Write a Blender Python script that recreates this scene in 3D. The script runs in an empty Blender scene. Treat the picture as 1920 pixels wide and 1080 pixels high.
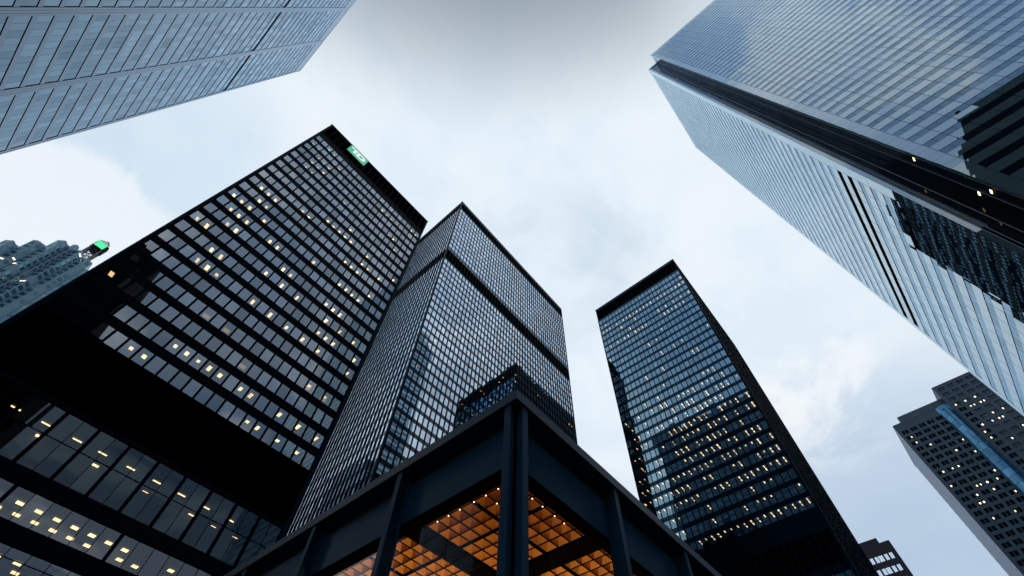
import bpy, math, random
import numpy as np
from mathutils import Matrix, Vector

random.seed(7)
R = math.radians
scn = bpy.context.scene
col = scn.collection

# ------------------------------------------------------------------ camera
# world axes: +x runs west, +y runs south, +z is up; the camera stands at the origin, 1.6 m above the street
A = np.array([[0.65072547, 0.63073052, 0.42277107],
              [-0.75896157, 0.52334121, 0.3874162],
              [0.0231017, -0.57296858, 0.81925168]])
FPX = 893.19
cd = bpy.data.cameras.new('camera')
cam = bpy.data.objects.new('camera', cd)
col.objects.link(cam)
scn.camera = cam
cam.matrix_world = Matrix(((A[0, 0], -A[0, 1], -A[0, 2], 0), (A[1, 0], -A[1, 1], -A[1, 2], 0), (A[2, 0], -A[2, 1], -A[2, 2], 1.6), (0, 0, 0, 1)))
cd.sensor_width = 36.0
cd.lens = FPX / 1920 * 36.0
cd.shift_y = 100 / 1920
cd.clip_start = 0.1
cd.clip_end = 20000

def proj(p):
    d = A.T @ (np.asarray(p, float) - (0, 0, 1.6))
    if d[2] <= 0.01: return None
    return d[0] / d[2] * FPX + 960, d[1] / d[2] * FPX + 640

def rdir(u, v):
    d = A @ np.array([(u - 960) / FPX, (v - 640) / FPX, 1.0])
    return tuple(d / np.linalg.norm(d))

# ------------------------------------------------------------------ view
scn.view_settings.view_transform = 'Standard'
scn.view_settings.look = 'None'
scn.view_settings.exposure = 0.0
scn.view_settings.gamma = 1.0
scn.render.engine = 'CYCLES'
scn.cycles.max_bounces = 10
scn.cycles.glossy_bounces = 5
scn.cycles.diffuse_bounces = 3
scn.cycles.transparent_max_bounces = 10
scn.cycles.caustics_reflective = False
scn.cycles.caustics_refractive = False
scn.cycles.use_denoising = True

# ------------------------------------------------------------------ world: dusk sky, broken overcast
SUN_EL, SUN_AZ = 20.0, 50.0           # azimuth from +x (west) towards +y (south)
W = bpy.data.worlds.new('World'); scn.world = W; W.use_nodes = True
nt = W.node_tree; N = nt.nodes; Lk = nt.links
for n in list(N): N.remove(n)
def wn(t, **kw):
    n = N.new(t)
    for k, v in kw.items(): setattr(n, k, v)
    return n
def wmath(op, a, b=None, c=None, clamp=False):
    n = wn('ShaderNodeMath', operation=op); n.use_clamp = clamp
    for i, x in enumerate((a, b, c)):
        if x is None: continue
        if isinstance(x, (int, float)): n.inputs[i].default_value = x
        else: Lk.new(x, n.inputs[i])
    return n.outputs[0]
def wmix(f, a, b):
    n = wn('ShaderNodeMix', data_type='RGBA')
    for i, x in ((0, f), (6, a), (7, b)):
        if isinstance(x, (int, float)): n.inputs[i].default_value = x
        elif isinstance(x, tuple): n.inputs[i].default_value = (*x, 1)
        else: Lk.new(x, n.inputs[i])
    return n.outputs[2]
tc = wn('ShaderNodeTexCoord')
sky = wn('ShaderNodeTexSky', sky_type='NISHITA')
sky.sun_disc = False
sky.sun_elevation = R(SUN_EL)
sky.sun_rotation = R(90 - SUN_AZ)
sky.air_density = 1.2; sky.dust_density = 2.0; sky.ozone_density = 2.0
sep = wn('ShaderNodeSeparateXYZ'); Lk.new(tc.outputs['Generated'], sep.inputs[0])
zc = wmath('MAXIMUM', sep.outputs[2], 0.06)
px_ = wmath('DIVIDE', sep.outputs[0], zc); py_ = wmath('DIVIDE', sep.outputs[1], zc)
cmb = wn('ShaderNodeCombineXYZ'); Lk.new(px_, cmb.inputs[0]); Lk.new(py_, cmb.inputs[1])
def noise(scale, detail, rough, off=(0, 0, 0), dist=0.0):
    mp = wn('ShaderNodeMapping'); mp.inputs['Location'].default_value = off
    Lk.new(cmb.outputs[0], mp.inputs['Vector'])
    n = wn('ShaderNodeTexNoise'); n.inputs['Scale'].default_value = scale
    n.inputs['Detail'].default_value = detail; n.inputs['Roughness'].default_value = rough
    n.inputs['Distortion'].default_value = dist
    Lk.new(mp.outputs[0], n.inputs['Vector']); return n.outputs[0]
def ramp(x, lo, hi):
    n = wn('ShaderNodeMapRange', interpolation_type='SMOOTHSTEP')
    Lk.new(x, n.inputs[0]); n.inputs[1].default_value = lo; n.inputs[2].default_value = hi
    return n.outputs[0]
def lobe(d, lo, hi):
    n = wn('ShaderNodeVectorMath', operation='DOT_PRODUCT')
    Lk.new(tc.outputs['Generated'], n.inputs[0]); n.inputs[1].default_value = d
    return ramp(n.outputs['Value'], lo, hi)
K = 10.0                                # background strength is 0.1
def c3(r, g, b): return (r * K, g * K, b * K)
blue = wn('ShaderNodeMix', data_type='RGBA'); blue.inputs[0].default_value = 0.72
Lk.new(sky.outputs[0], blue.inputs[6]); blue.inputs[7].default_value = (*c3(.68, .83, .95), 1)
n1 = noise(1.5, 7, .55, (3.1, 1.7, 0), .4)
n2 = noise(3.6, 8, .6, (9.3, 4.4, 0), .3)
n3 = noise(0.9, 4, .5, (5.5, 8.2, 0))
cover = ramp(wmath('ADD', n1, wmath('MULTIPLY', n2, .35)), .30, .66)
white = wmix(ramp(n2, .35, .65), c3(.75, .855, .95), c3(.84, .91, .98))
c = wmix(cover, blue.outputs[2], white)
# greyer, heavier cloud over the north (behind the camera) that the dark towers mirror
north = lobe((0, -1, 0), .16, .62)
up = ramp(sep.outputs[2], .55, .96)
n4 = noise(2.6, 6, .55, (1.3, 6.6, 0), .5)
dk = wmix(up, c3(.08, .17, .34), c3(.26, .42, .68)); md = wmix(up, c3(.28, .35, .44), c3(.78, .83, .90)); br = wmix(up, c3(.58, .62, .68), c3(1.15, 1.15, 1.15))
heavy = wmix(ramp(n3, .36, .58), dk, md)
heavy = wmix(ramp(n4, .46, .62), heavy, br)
c = wmix(wmath('MULTIPLY', north, .92), c, heavy)
# grey vignette-like gradient painted into the sky overhead and beyond
bl = lobe(rdir(280, 270), .965, .997)
c = wmix(wmath('MULTIPLY', bl, .6), c, c3(.62, .76, .89))
cdot = wn('ShaderNodeVectorMath', operation='DOT_PRODUCT'); Lk.new(tc.outputs['Generated'], cdot.inputs[0]); cdot.inputs[1].default_value = rdir(40, 520)
cum = ramp(wmath('ADD', cdot.outputs['Value'], wmath('MULTIPLY', wmath('SUBTRACT', n2, .5), .035)), .972, .979)
c = wmix(wmath('MULTIPLY', cum, .8), c, c3(.86, .92, .98))
over = lobe(rdir(960, -1200), .745, .925)
nfade = ramp(wmath('MULTIPLY', sep.outputs[1], -1.0), .12, .36)
over = wmath('MULTIPLY', over, wmath('SUBTRACT', 1.0, nfade))
c = wmix(wmath('MULTIPLY', over, .97), c, c3(.235, .285, .34))
east = lobe((-.55, -.35, .75), .74, .96)
eb = wmix(ramp(n4, .42, .60), c3(.40, .56, .80), c3(.88, .91, .95))
c = wmix(wmath('MULTIPLY', east, .7), c, eb)
# darker blue-grey towards the western horizon
west = lobe(rdir(1850, 1240), .86, 1.0)
c = wmix(wmath('MULTIPLY', west, .75), c, c3(.36, .50, .68))
glow = lobe(rdir(1500, 730), .985, 1.0)
c = wmix(wmath('MULTIPLY', wmath('MULTIPLY', glow, ramp(n2, .40, .60)), .7), c, c3(.97, .98, 1.0))
below = ramp(sep.outputs[2], -.02, .04)
c = wmix(below, c3(.05, .06, .08), c)
bg = wn('ShaderNodeBackground'); bg.inputs[1].default_value = 0.1; Lk.new(c, bg.inputs[0])
wo = wn('ShaderNodeOutputWorld'); Lk.new(bg.outputs[0], wo.inputs[0])

sl = bpy.data.lights.new('sun', 'SUN'); sl.energy = 0.5; sl.angle = R(15); sl.color = (1.0, .96, .9)
so = bpy.data.objects.new('sun', sl); col.objects.link(so)
sd = Vector((math.cos(R(SUN_EL)) * math.cos(R(SUN_AZ)), math.cos(R(SUN_EL)) * math.sin(R(SUN_AZ)), math.sin(R(SUN_EL))))
so.rotation_euler = (-sd).to_track_quat('-Z', 'Y').to_euler()

# ------------------------------------------------------------------ materials
def mat(name):
    m = bpy.data.materials.new(name); m.use_nodes = True
    t = m.node_tree
    for n in list(t.nodes): t.nodes.remove(n)
    out = t.nodes.new('ShaderNodeOutputMaterial')
    return m, t, out
def plain(name, colr, rough=.5, metal=0.0, spec=.5, var=.15, scale=.4, bump=0.0, tint=(1, 1, 1)):
    m, t, out = mat(name)
    b = t.nodes.new('ShaderNodeBsdfPrincipled')
    b.inputs['Roughness'].default_value = rough; b.inputs['Metallic'].default_value = metal
    b.inputs['Specular IOR Level'].default_value = spec; b.inputs['Specular Tint'].default_value = (*tint, 1)
    g = t.nodes.new('ShaderNodeNewGeometry')
    nz = t.nodes.new('ShaderNodeTexNoise'); nz.inputs['Scale'].default_value = scale; nz.inputs['Detail'].default_value = 5
    t.links.new(g.outputs['Position'], nz.inputs['Vector'])
    mx = t.nodes.new('ShaderNodeMix'); mx.data_type = 'RGBA'
    mx.inputs[6].default_value = (*[x * (1 - var) for x in colr], 1); mx.inputs[7].default_value = (*[x * (1 + var) for x in colr], 1)
    t.links.new(nz.outputs[0], mx.inputs[0]); t.links.new(mx.outputs[2], b.inputs['Base Color'])
    if bump:
        bp = t.nodes.new('ShaderNodeBump'); bp.inputs['Strength'].default_value = bump
        t.links.new(nz.outputs[0], bp.inputs['Height']); t.links.new(bp.outputs[0], b.inputs['Normal'])
    t.links.new(b.outputs[0], out.inputs[0])
    return m
def attr(t, name='rnd'):
    a = t.nodes.new('ShaderNodeAttribute'); a.attribute_name = name; return a.outputs['Fac']
def glass(name, ior, tint, body, see=True, vary=.25, see_tint=(.55, .6, .6), power=5, rough=0.0):
    """coated facade glass: sharp Fresnel reflection over a see-through (or dark) body; 'rnd' varies pane by pane"""
    m, t, out = mat(name)
    lw = t.nodes.new('ShaderNodeLayerWeight'); lw.inputs['Blend'].default_value = .5      # Schlick from the two-sided facing term
    pw = t.nodes.new('ShaderNodeMath'); pw.operation = 'POWER'; pw.inputs[1].default_value = power
    t.links.new(lw.outputs['Facing'], pw.inputs[0])
    fr = t.nodes.new('ShaderNodeMath'); fr.operation = 'MULTIPLY_ADD'; fr.inputs[1].default_value = 1 - ior; fr.inputs[2].default_value = ior
    t.links.new(pw.outputs[0], fr.inputs[0])
    rn = attr(t)
    mr = t.nodes.new('ShaderNodeMapRange'); mr.inputs[3].default_value = 1 - vary; mr.inputs[4].default_value = 1 + vary * .4
    t.links.new(rn, mr.inputs[0])
    mu = t.nodes.new('ShaderNodeMath'); mu.operation = 'MULTIPLY'; mu.use_clamp = True
    t.links.new(fr.outputs[0], mu.inputs[0]); t.links.new(mr.outputs[0], mu.inputs[1])
    g = t.nodes.new('ShaderNodeBsdfGlossy'); g.inputs['Roughness'].default_value = rough; g.inputs['Color'].default_value = (*tint, 1)
    if see:
        b = t.nodes.new('ShaderNodeBsdfTransparent'); b.inputs[0].default_value = (*see_tint, 1)
    else:
        b = t.nodes.new('ShaderNodeBsdfDiffuse'); b.inputs[0].default_value = (*body, 1)
    mx = t.nodes.new('ShaderNodeMixShader')
    t.links.new(mu.outputs[0], mx.inputs[0]); t.links.new(b.outputs[0], mx.inputs[1]); t.links.new(g.outputs[0], mx.inputs[2])
    t.links.new(mx.outputs[0], out.inputs[0])
    return m
def emit(name, colr, s):
    m, t, out = mat(name)
    e = t.nodes.new('ShaderNodeEmission'); e.inputs[0].default_value = (*colr, 1)
    rn = attr(t); mr = t.nodes.new('ShaderNodeMapRange'); mr.inputs[3].default_value = s; mr.inputs[4].default_value = s * .35
    t.links.new(rn, mr.inputs[0]); t.links.new(mr.outputs[0], e.inputs[1])
    t.links.new(e.outputs[0], out.inputs[0]); m.cycles.emission_sampling = 'NONE'
    return m
M = dict(
    steel=plain('black_painted_steel', (.0012, .0042, .008), .5, spec=.02, tint=(.3, .65, 1.0)),
    steelb=plain('blue_black_painted_steel', (.003, .013, .026), .4, spec=.03, tint=(.25, .6, 1.0)),
    psteel=plain('pavilion_steel', (.010, .043, .080), .45, spec=.14, tint=(.4, .7, 1.0), var=.25, scale=1.2),
    spB=glass('dark_spandrel_glass', .022, (.62, .82, 1.0), (.002, .007, .014), see=False, vary=.3, power=3.2, rough=.08),
    spC=glass('blue_spandrel_glass', .035, (.35, .7, 1.0), (.001, .006, .014), see=False, vary=.3, power=3.2, rough=.08),
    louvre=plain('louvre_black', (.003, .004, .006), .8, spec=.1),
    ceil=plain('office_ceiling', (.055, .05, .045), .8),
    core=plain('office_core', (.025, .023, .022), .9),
    roof=plain('roof_gravel', (.12, .12, .12), .9),
    gA=glass('grey_office_glass', .30, (.82, .93, 1.03), (0, 0, 0), vary=.3),
    gB=glass('bronze_office_glass', .68, (.72, .88, 1.05), (0, 0, 0), vary=.25),
    gC=glass('blue_office_glass', .34, (.52, .84, 1.05), (0, 0, 0), vary=.2, power=2.1),
    gD=glass('ribbon_window_glass', .02, (.54, .78, 1.0), (.004, .010, .016), see=False, vary=.25, power=2.1),
    gAm=glass('low_office_glass', .17, (.85, .92, 1.0), (0, 0, 0), vary=.3),
    gAl=glass('tall_pane_glass', .075, (.6, .82, 1.0), (0, 0, 0), vary=.2),
    gDn=glass('corner_notch_glass', 0.03, (.7, .85, 1.0), (.003, .006, .01), see=True, vary=.3, see_tint=(.5, .5, .5)),
    gE=glass('teal_office_glass', .13, (.58, .80, 1.0), (.012, .035, .055), see=False, vary=.35, power=2.6),
    pD=glass('white_glazed_panel', .12, (.76, .91, 1.0), (.09, .155, .19), see=False, vary=.08, power=1.8),
    pE=glass('stainless_steel_cladding', .07, (.66, .82, 1.0), (.025, .05, .08), see=False, vary=.12, power=2.6, rough=.14),
    eline=plain('dark_gasket', (.012, .03, .05), .6, spec=.2),
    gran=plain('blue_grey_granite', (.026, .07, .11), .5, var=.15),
    gran2=plain('pale_ribbed_granite', (.30, .40, .54), .5, var=.1),
    purp=plain('violet_grey_stone', (.075, .07, .10), .6, var=.15),
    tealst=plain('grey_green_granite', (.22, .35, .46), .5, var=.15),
    gF=glass('small_office_glass', 0.05, (.6, .8, 1.0), (.003, .006, .009), see=False, vary=.3),
    gFb=glass('blue_bay_glass', 0.25, (.25, .62, 1.0), (.01, .06, .12), see=False, vary=.5),
    gG=glass('mirror_window_glass', 0.8, (.95, .98, 1.0), (.02, .02, .02), see=False, vary=.2),
    gH=glass('teal_tower_glass', .22, (.38, .78, .86), (.015, .07, .085), see=False, vary=.5),
    gP=glass('clear_hall_glass', 0.04, (.9, .95, 1.0), (0, 0, 0), vary=.1, see_tint=(.88, .9, .88)),
    lamp=emit('ceiling_lamp', (1.0, .62, .28), 4.6),
    lampc=emit('cool_lamp', (1.0, .82, .60), 2.6),
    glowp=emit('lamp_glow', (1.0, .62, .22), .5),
    green=emit('green_sign_face', (.13, .52, .34), .9),
    greenhot=emit('bright_green_sign', (.12, .95, .45), 1.0),
    white=emit('white_sign_letters', (.86, .95, .93), .95),
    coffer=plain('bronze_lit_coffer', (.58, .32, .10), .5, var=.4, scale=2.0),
    bar=plain('coffer_bar', (.0016, .0016, .0018), .8, spec=0.0),
    eave=plain('eave_plate', (.010, .035, .060), .38, spec=.25, var=.3, scale=.7),
    inner=plain('hall_interior', (.03, .03, .035), .8),
    asphalt=plain('asphalt', (.05, .05, .052), .9, scale=3, bump=.2),
    paving=plain('granite_paving', (.22, .22, .23), .8, scale=2, bump=.1),
    lattice=plain('lattice_steel', (.12, .14, .16), .5),
)

# ------------------------------------------------------------------ mesh helpers
class MB:
    def __init__(s, o=(0, 0, 0)):
        s.v = []; s.f = []; s.r = []; s.o = np.array(o, float); s.q = []
    def quad(s, a, b, c, d, r=0.0):
        i = len(s.v); s.v += [a, b, c, d]; s.f.append((i, i + 1, i + 2, i + 3)); s.r.append(r)
    def tri(s, a, b, c, r=0.0):
        i = len(s.v); s.v += [a, b, c]; s.f.append((i, i + 1, i + 2)); s.r.append(r)
    def hexa(s, p, r=0.0):           # p: 8 points, bottom loop ccw then top loop
        i = len(s.v); s.v += list(p)
        for f in ((3, 2, 1, 0), (4, 5, 6, 7), (0, 1, 5, 4), (1, 2, 6, 5), (2, 3, 7, 6), (3, 0, 4, 7)):
            s.f.append(tuple(i + k for k in f)); s.r.append(r)
    def box(s, x0, x1, y0, y1, z0, z1, r=0.0):
        x0, x1 = sorted((x0, x1)); y0, y1 = sorted((y0, y1))
        s.hexa([(x0, y0, z0), (x1, y0, z0), (x1, y1, z0), (x0, y1, z0), (x0, y0, z1), (x1, y0, z1), (x1, y1, z1), (x0, y1, z1)], r)
    def bar(s, a, b, w, r=0.0):
        a = Vector(a); b = Vector(b); d = (b - a).normalized()
        u = d.orthogonal().normalized() * w / 2; v = d.cross(u).normalized() * w / 2
        s.hexa([tuple(a + x) for x in (-u - v, u - v, u + v, -u + v)] + [tuple(b + x) for x in (-u - v, u - v, u + v, -u + v)], r)
    def prism(s, poly, z0, z1, r=0.0):
        i = len(s.v); n = len(poly)
        s.v += [(x, y, z0) for x, y in poly] + [(x, y, z1) for x, y in poly]
        s.f.append(tuple(i + k for k in range(n))[::-1]); s.r.append(r)
        s.f.append(tuple(i + n + k for k in range(n))); s.r.append(r)
        for k in range(n):
            j = (k + 1) % n; s.f.append((i + k, i + j, i + n + j, i + n + k)); s.r.append(r)
    def build(s, name, m, parent=None, kind=None):
        if not s.f: return None
        me = bpy.data.meshes.new(name)
        o = s.o if parent is None else np.array(parent['_o'])
        me.from_pydata((np.array(s.v, float) - o).tolist(), [], s.f)
        if any(s.r):
            at = me.attributes.new('rnd', 'FLOAT', 'FACE'); at.data.foreach_set('value', s.r)
        me.materials.append(m)
        ob = bpy.data.objects.new(name, me); col.objects.link(ob)
        if parent is not None: ob.parent = parent
        else: ob.location = s.o
        if kind: ob['kind'] = kind
        return ob
def thing(name, label, cat, o, group=None):
    e = bpy.data.objects.new(name, None); col.objects.link(e); e.location = o
    e['_o'] = tuple(float(x) for x in o); e['label'] = label; e['category'] = cat
    if group: e['group'] = group
    things.append(e); return e
things = []

class Face:
    """a vertical facade plane: origin corner, horizontal run direction, outward normal"""
    def __init__(s, o, u, n): s.o = o; s.u = u; s.n = n
    def p(s, a, z, d=0.0): return (s.o[0] + s.u[0] * a + s.n[0] * d, s.o[1] + s.u[1] * a + s.n[1] * d, z)
    def box(s, mb, a0, a1, z0, z1, d0, d1, r=0.0):
        p = s.p
        mb.hexa([p(a0, z0, d0), p(a1, z0, d0), p(a1, z0, d1), p(a0, z0, d1), p(a0, z1, d0), p(a1, z1, d0), p(a1, z1, d1), p(a0, z1, d1)], r)
    def pane(s, a0, a1, z0, z1, d, tilt=.0035):
        tx = random.uniform(-tilt, tilt) * (a1 - a0); tz = random.uniform(-tilt, tilt) * (z1 - z0)
        return (s.p(a0, z0, d + tx + tz), s.p(a1, z0, d - tx + tz), s.p(a1, z1, d - tx - tz), s.p(a0, z1, d + tx - tz))
    def horiz(s, a0, a1, z, d0, d1):
        return (s.p(a0, z, d0), s.p(a1, z, d0), s.p(a1, z, d1), s.p(a0, z, d1))

def parea(q):
    pts = [proj(p) for p in q]
    if any(p is None for p in pts): return 0
    a = abs(sum(pts[i][0] * pts[(i + 1) % len(pts)][1] - pts[(i + 1) % len(pts)][0] * pts[i][1] for i in range(len(pts)))) / 2
    cx = sum(p[0] for p in pts) / len(pts); cy = sum(p[1] for p in pts) / len(pts)
    if not (0 <= cx <= 1920 and 0 <= cy <= 1080): return 0
    return a, cx, cy
def members(name, quads, m, parent, vis=None, limit=100, recess=False):
    """the 'limit' largest in the picture as parts of their own, the rest as one part"""
    sc = []
    for q, r in quads:
        a = parea(q)
        if a == 0: sc.append(0); continue
        a, cx, cy = a
        sc.append(a if (vis is None or vis(cx, cy)) else 0)
    order = sorted(range(len(quads)), key=lambda i: -sc[i])
    top = [i for i in order[:limit] if sc[i] > 0 or len(quads) <= limit]
    ts = set(top)
    for i in top:
        b = MB(); b.quad(*quads[i][0], r=quads[i][1]); b.build(name, m, parent)
    rest = MB()
    for i in range(len(quads)):
        if i not in ts: rest.quad(*quads[i][0], r=quads[i][1])
    rest.build(name, m, parent, kind='stuff' if len(quads) > limit else None)

def above_pavilion(u, v): return v < (742 + .625 * (971 - u) if u < 971 else 742 + .915 * (u - 971)) - 12
visA = lambda u, v: above_pavilion(u, v)
visB = lambda u, v: above_pavilion(u, v) and u > 801 - .422 * (v - 419)
visC = visA
rr = random.random

# ------------------------------------------------------------------ setting
def structure(o): o['kind'] = 'structure'; return o
g = MB(); g.quad((-6000, -6000, 0), (6000, -6000, 0), (6000, 6000, 0), (-6000, 6000, 0)); structure(g.build('ground', M['asphalt']))
g = MB(); g.box(4.0, 132, 3.2, 125, .02, .14); structure(g.build('plaza', M['paving']))
g = MB(); g.box(-80, -8, -6, 125, .02, .14); structure(g.build('pavement', M['paving']))

# ------------------------------------------------------------------ dark steel and glass towers
def slab_tower(t, faces, body, wz, fh, wh, z_lo, z_top, louvres, glassm, steel, pitch, mull=(.10, .17), lamp_fn=None, vis=None, depth=6.0,
               lampdims=(.45, .8, 1.25), inset=.35, skip=None, spm=None, dark_pane=None):
    """faces: list of (Face, ncol, a_start, width, name); wz: bottoms of the window rows"""
    x0, x1, y0, y1 = body
    wins = []; lamps = []; wins2 = []
    # core and roof
    cb = MB(); cx0, cx1, cy0, cy1 = x0, x1, y0, y1
    for F, nc, a0, Wd in faces:
        if F.n[0] < 0: cx0 = x0 + depth
        if F.n[1] < 0: cy0 = y0 + depth
    ex0, ex1, ey0, ey1 = x0 + .3, x1 - .3, y0 + .3, y1 - .3
    cb.box(cx0 if cx0 > x0 else ex0, ex1, cy0 if cy0 > y0 else ey0, ey1, 0, z_top - .5)
    cb.build('core', M['core'], t)
    rb = MB(); rb.box(ex0, ex1, ey0, ey1, z_top - .5, z_top - .2); rb.build('roof', M['roof'], t)
    # plain walls on the unseen sides
    wb = MB(); dirs = [tuple(F.n) for F, *_ in faces]
    if (-1, 0) not in dirs: wb.box(x0, x0 + .25, y0, y1, 0, z_top - .2)
    if (1, 0) not in dirs: wb.box(x1 - .25, x1, y0, y1, 0, z_top - .2)
    if (0, -1) not in dirs: wb.box(x0 + .25, x1 - .25, y0, y0 + .25, 0, z_top - .2)
    if (0, 1) not in dirs: wb.box(x0 + .25, x1 - .25, y1 - .25, y1, 0, z_top - .2)
    wb.build('side_wall', steel, t)
    # ring levels: windows and louvre bands leave openings, everything else is spandrel
    holes = sorted([(z, z + wh) for z in wz] + list(louvres))
    prev = 0.0
    for h0, h1 in holes + [(z_top, z_top)]:
        if h0 - prev > .02:
            sp = MB()
            for F, nc, a0, Wd in faces: F.box(sp, 0 if F.n[0] < 0 else .0, Wd - (0 if F.n[1] >= 0 else 0), prev, h0, -.25 - (0.002 if F.n[0] else 0), 0 - (0.002 if F.n[0] else 0))
            sp.build('spandrel', spm or steel, t)
        prev = h1
    for z in wz:                     # storey ceilings behind the glass
        sb = MB()
        zz = z + wh
        sb.box(x0 + .26, x1 - .4, y0 + .26, y1 - .4, zz + .003, zz + .25)
        sb.build('ceiling_slab', M['ceil'], t)
    for F, nc, a0, Wd in faces:
        cols = [a0 + i * pitch for i in range(nc + 1)]
        for i, a in enumerate(cols):
            mb = MB(); w, d = mull
            F.box(mb, a - w / 2, a + w / 2, z_lo, z_top - .35, 0.0, .05)            # inner flange
            F.box(mb, a - .02, a + .02, z_lo, z_top - .35, .05, d)                  # web
            F.box(mb, a - w / 2, a + w / 2, z_lo, z_top - .35, d, d + .035)         # outer flange
            mb.build('mullion', steel, t)
        for lz0, lz1 in louvres:
            lb = MB()
            F.box(lb, .3, Wd - .3, lz0, lz1, -.9, -.8)
            n = int((lz1 - lz0) / .45)
            for k in range(n):
                z = lz0 + (k + .5) * (lz1 - lz0) / n
                F.box(lb, .3, Wd - .3, z, z + .06, -.75, -.45)
            lb.build('louvre_band', M['louvre'], t)
        for i in range(nc + 1):
            a = cols[i]; e = inset * pitch * .25; fb = MB()
            F.box(fb, a - e if i else .01, a + e if i < nc else Wd - .01, min(wz), max(wz) + wh, -.2, -.02); fb.build('window_frame', steel, t)
        for zi, z in enumerate(wz):
            for i in range(nc):
                if skip and skip(F, i, zi): continue
                A0 = cols[i] + inset * pitch * .25; A1 = cols[i + 1] - inset * pitch * .25
                (wins2 if dark_pane and F.n[1] < 0 else wins).append((F.pane(A0, A1, z, z + wh, -.045), .02 + .96 * rr()))
                if lamp_fn:
                    L = lamp_fn(F, i, zi)
                    if L:
                        lw, ld, lc = lampdims; lw *= .75 + .35 * rr(); ld *= .55 + .55 * rr(); am = (A0 + A1) / 2 + (rr() - .5) * .06
                        lamps.append((F.horiz(am - lw / 2, am + lw / 2, z + wh - .02, -lc - ld / 2, -lc + ld / 2), .02 + .9 * rr() ** 1.8))
                        if L > 1: lamps.append((F.horiz(am - lw / 2, am + lw / 2, z + wh - .02, -lc - 1.35 - ld / 2, -lc - 1.35 + ld / 2), .02 + .9 * rr() ** 1.8))
    members('window', wins, glassm, t, vis)
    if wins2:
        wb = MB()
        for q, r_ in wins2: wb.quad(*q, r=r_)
        wb.build('blackened_window', dark_pane, t, kind='stuff')
    if lamps: members('ceiling_light', lamps, M['lamp'], t, vis)
    # corner and parapet
    pb = MB(); pb.box(x0 - .12, x1 + .12, y0 - .12, y1 + .12, z_top - .2, z_top + .15); pb.build('parapet', steel, t)
    for F, nc, a0, Wd in faces: pass
    return wins

# ---- tower A: near black tower with the green sign
LA = [(0, 7), (0, 10), (0, 20), (1, 7), (1, 9), (1, 10), (1, 12), (1, 20), (2, 8), (2, 9), (2, 10), (2, 11), (2, 12), (2, 17), (2, 18), (2, 19), (2, 21), (3, 5), (3, 6), (3, 8), (3, 9), (3, 11), (3, 12), (3, 17), (3, 18), (3, 19), (3, 21), (4, 5), (4, 6), (4, 10), (4, 18), (4, 19), (4, 20), (5, 0), (5, 5), (5, 20), (6, 0), (6, 9), (6, 13), (7, 1), (7, 9), (7, 13), (8, 1), (8, 7), (9, 1), (9, 5), (9, 8), (9, 14), (10, 1), (10, 7), (10, 8), (10, 14), (11, 1), (11, 5), (11, 10), (11, 14), (12, 7), (12, 14), (13, 1), (13, 5), (13, 14), (14, 1), (14, 12), (14, 20), (15, 0), (15, 5), (15, 8), (15, 10), (15, 12), (15, 20), (16, 0), (16, 6), (16, 7), (16, 8), (16, 10), (16, 12), (16, 20), (17, 1), (17, 5), (17, 6), (17, 8), (17, 10), (17, 13), (17, 18), (18, 0), (18, 3), (18, 6), (18, 7), (18, 10), (18, 18), (18, 20), (19, 1), (19, 11), (19, 17), (20, 0), (20, 3), (20, 7), (20, 21), (21, 1), (21, 5), (21, 6), (21, 14), (21, 21)]
PA = 1.49
t = thing('office_tower', 'near black steel and glass tower with a green lettered sign at its roofline', 'tower', (-13.4, 53.07, 0))
XA0, XA1, YA = -13.4, 20.25, 53.07
FA = Face((XA0, YA), (1, 0), (0, -1))
wzA = [42.34 + 3.66 * k for k in range(22)]
setA = set(LA)
slab_tower(t, [(FA, 22, .45, XA1 - XA0)], (XA0, XA1, YA, YA + 62), wzA, 3.66, 2.27, 42.0, 131.9, [(124.2, 131.2), (34.4, 34.42)], M['gA'], M['steel'], PA,
           mull=(.12, .2), lamp_fn=lambda F, i, z: 1 if (i, z) in setA else (1 if rr() < .015 else 0), vis=visA, lampdims=(.44, .95, 1.3))
# its lower storeys: tall panes between paired posts, two office rows beneath
def low_windows(F, t):
    wins = []; fr = MB(); lamps = []
    x0 = .45
    for k in range(11):
        a = x0 + 2.98 * k
        for h, (a0, a1) in enumerate(((a + .16, a + 1.46), (a + 1.52, a + 2.82))):
            for z0, z1 in ((27.95, 31.05), (31.13, 33.8)): wins.append((F.pane(a0, a1, z0, z1, .06), .3 + .6 * rr()))
        F.box(fr, a + 1.46, a + 1.52, 27.95, 33.8, .02, .10)
        F.box(fr, a + .16, a + 1.46, 31.05, 31.13, .02, .10); F.box(fr, a + 1.52, a + 2.82, 31.05, 31.13, .02, .10)
        F.box(fr, a - .16, a + .16, 27.9, 33.85, .02, .22)
    for rz0, rz1, tr in ((23.84, 26.35, None), (19.5, 22.2, 21.45)):
        for k in range(22):
            a = x0 + PA * k; e = .16 if (k % 6) == 1 else .03; e2 = .16 if (k % 6) == 0 else .03
            for z0, z1 in ([(rz0, rz1)] if tr is None else [(rz0, tr - .03), (tr + .03, rz1)]):
                wins.append((F.pane(a + e, a + PA - e2, z0, z1, .06), .3 + .6 * rr()))
            F.box(fr, a + PA - e2, a + PA + (.16 if e2 > .1 else .03), rz0, rz1, .02, .10)
        if tr: F.box(fr, x0, x0 + 22 * PA, tr - .03, tr + .03, .022, .098)
    members('lobby_window', wins[:44], M['gAl'], t, visA); members('office_window', wins[44:], M['gAm'], t, visA)
    fr.build('lobby_window_frame', M['steel'], t)
t2 = t
lowF = Face((XA0, YA), (1, 0), (0, -1))
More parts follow.
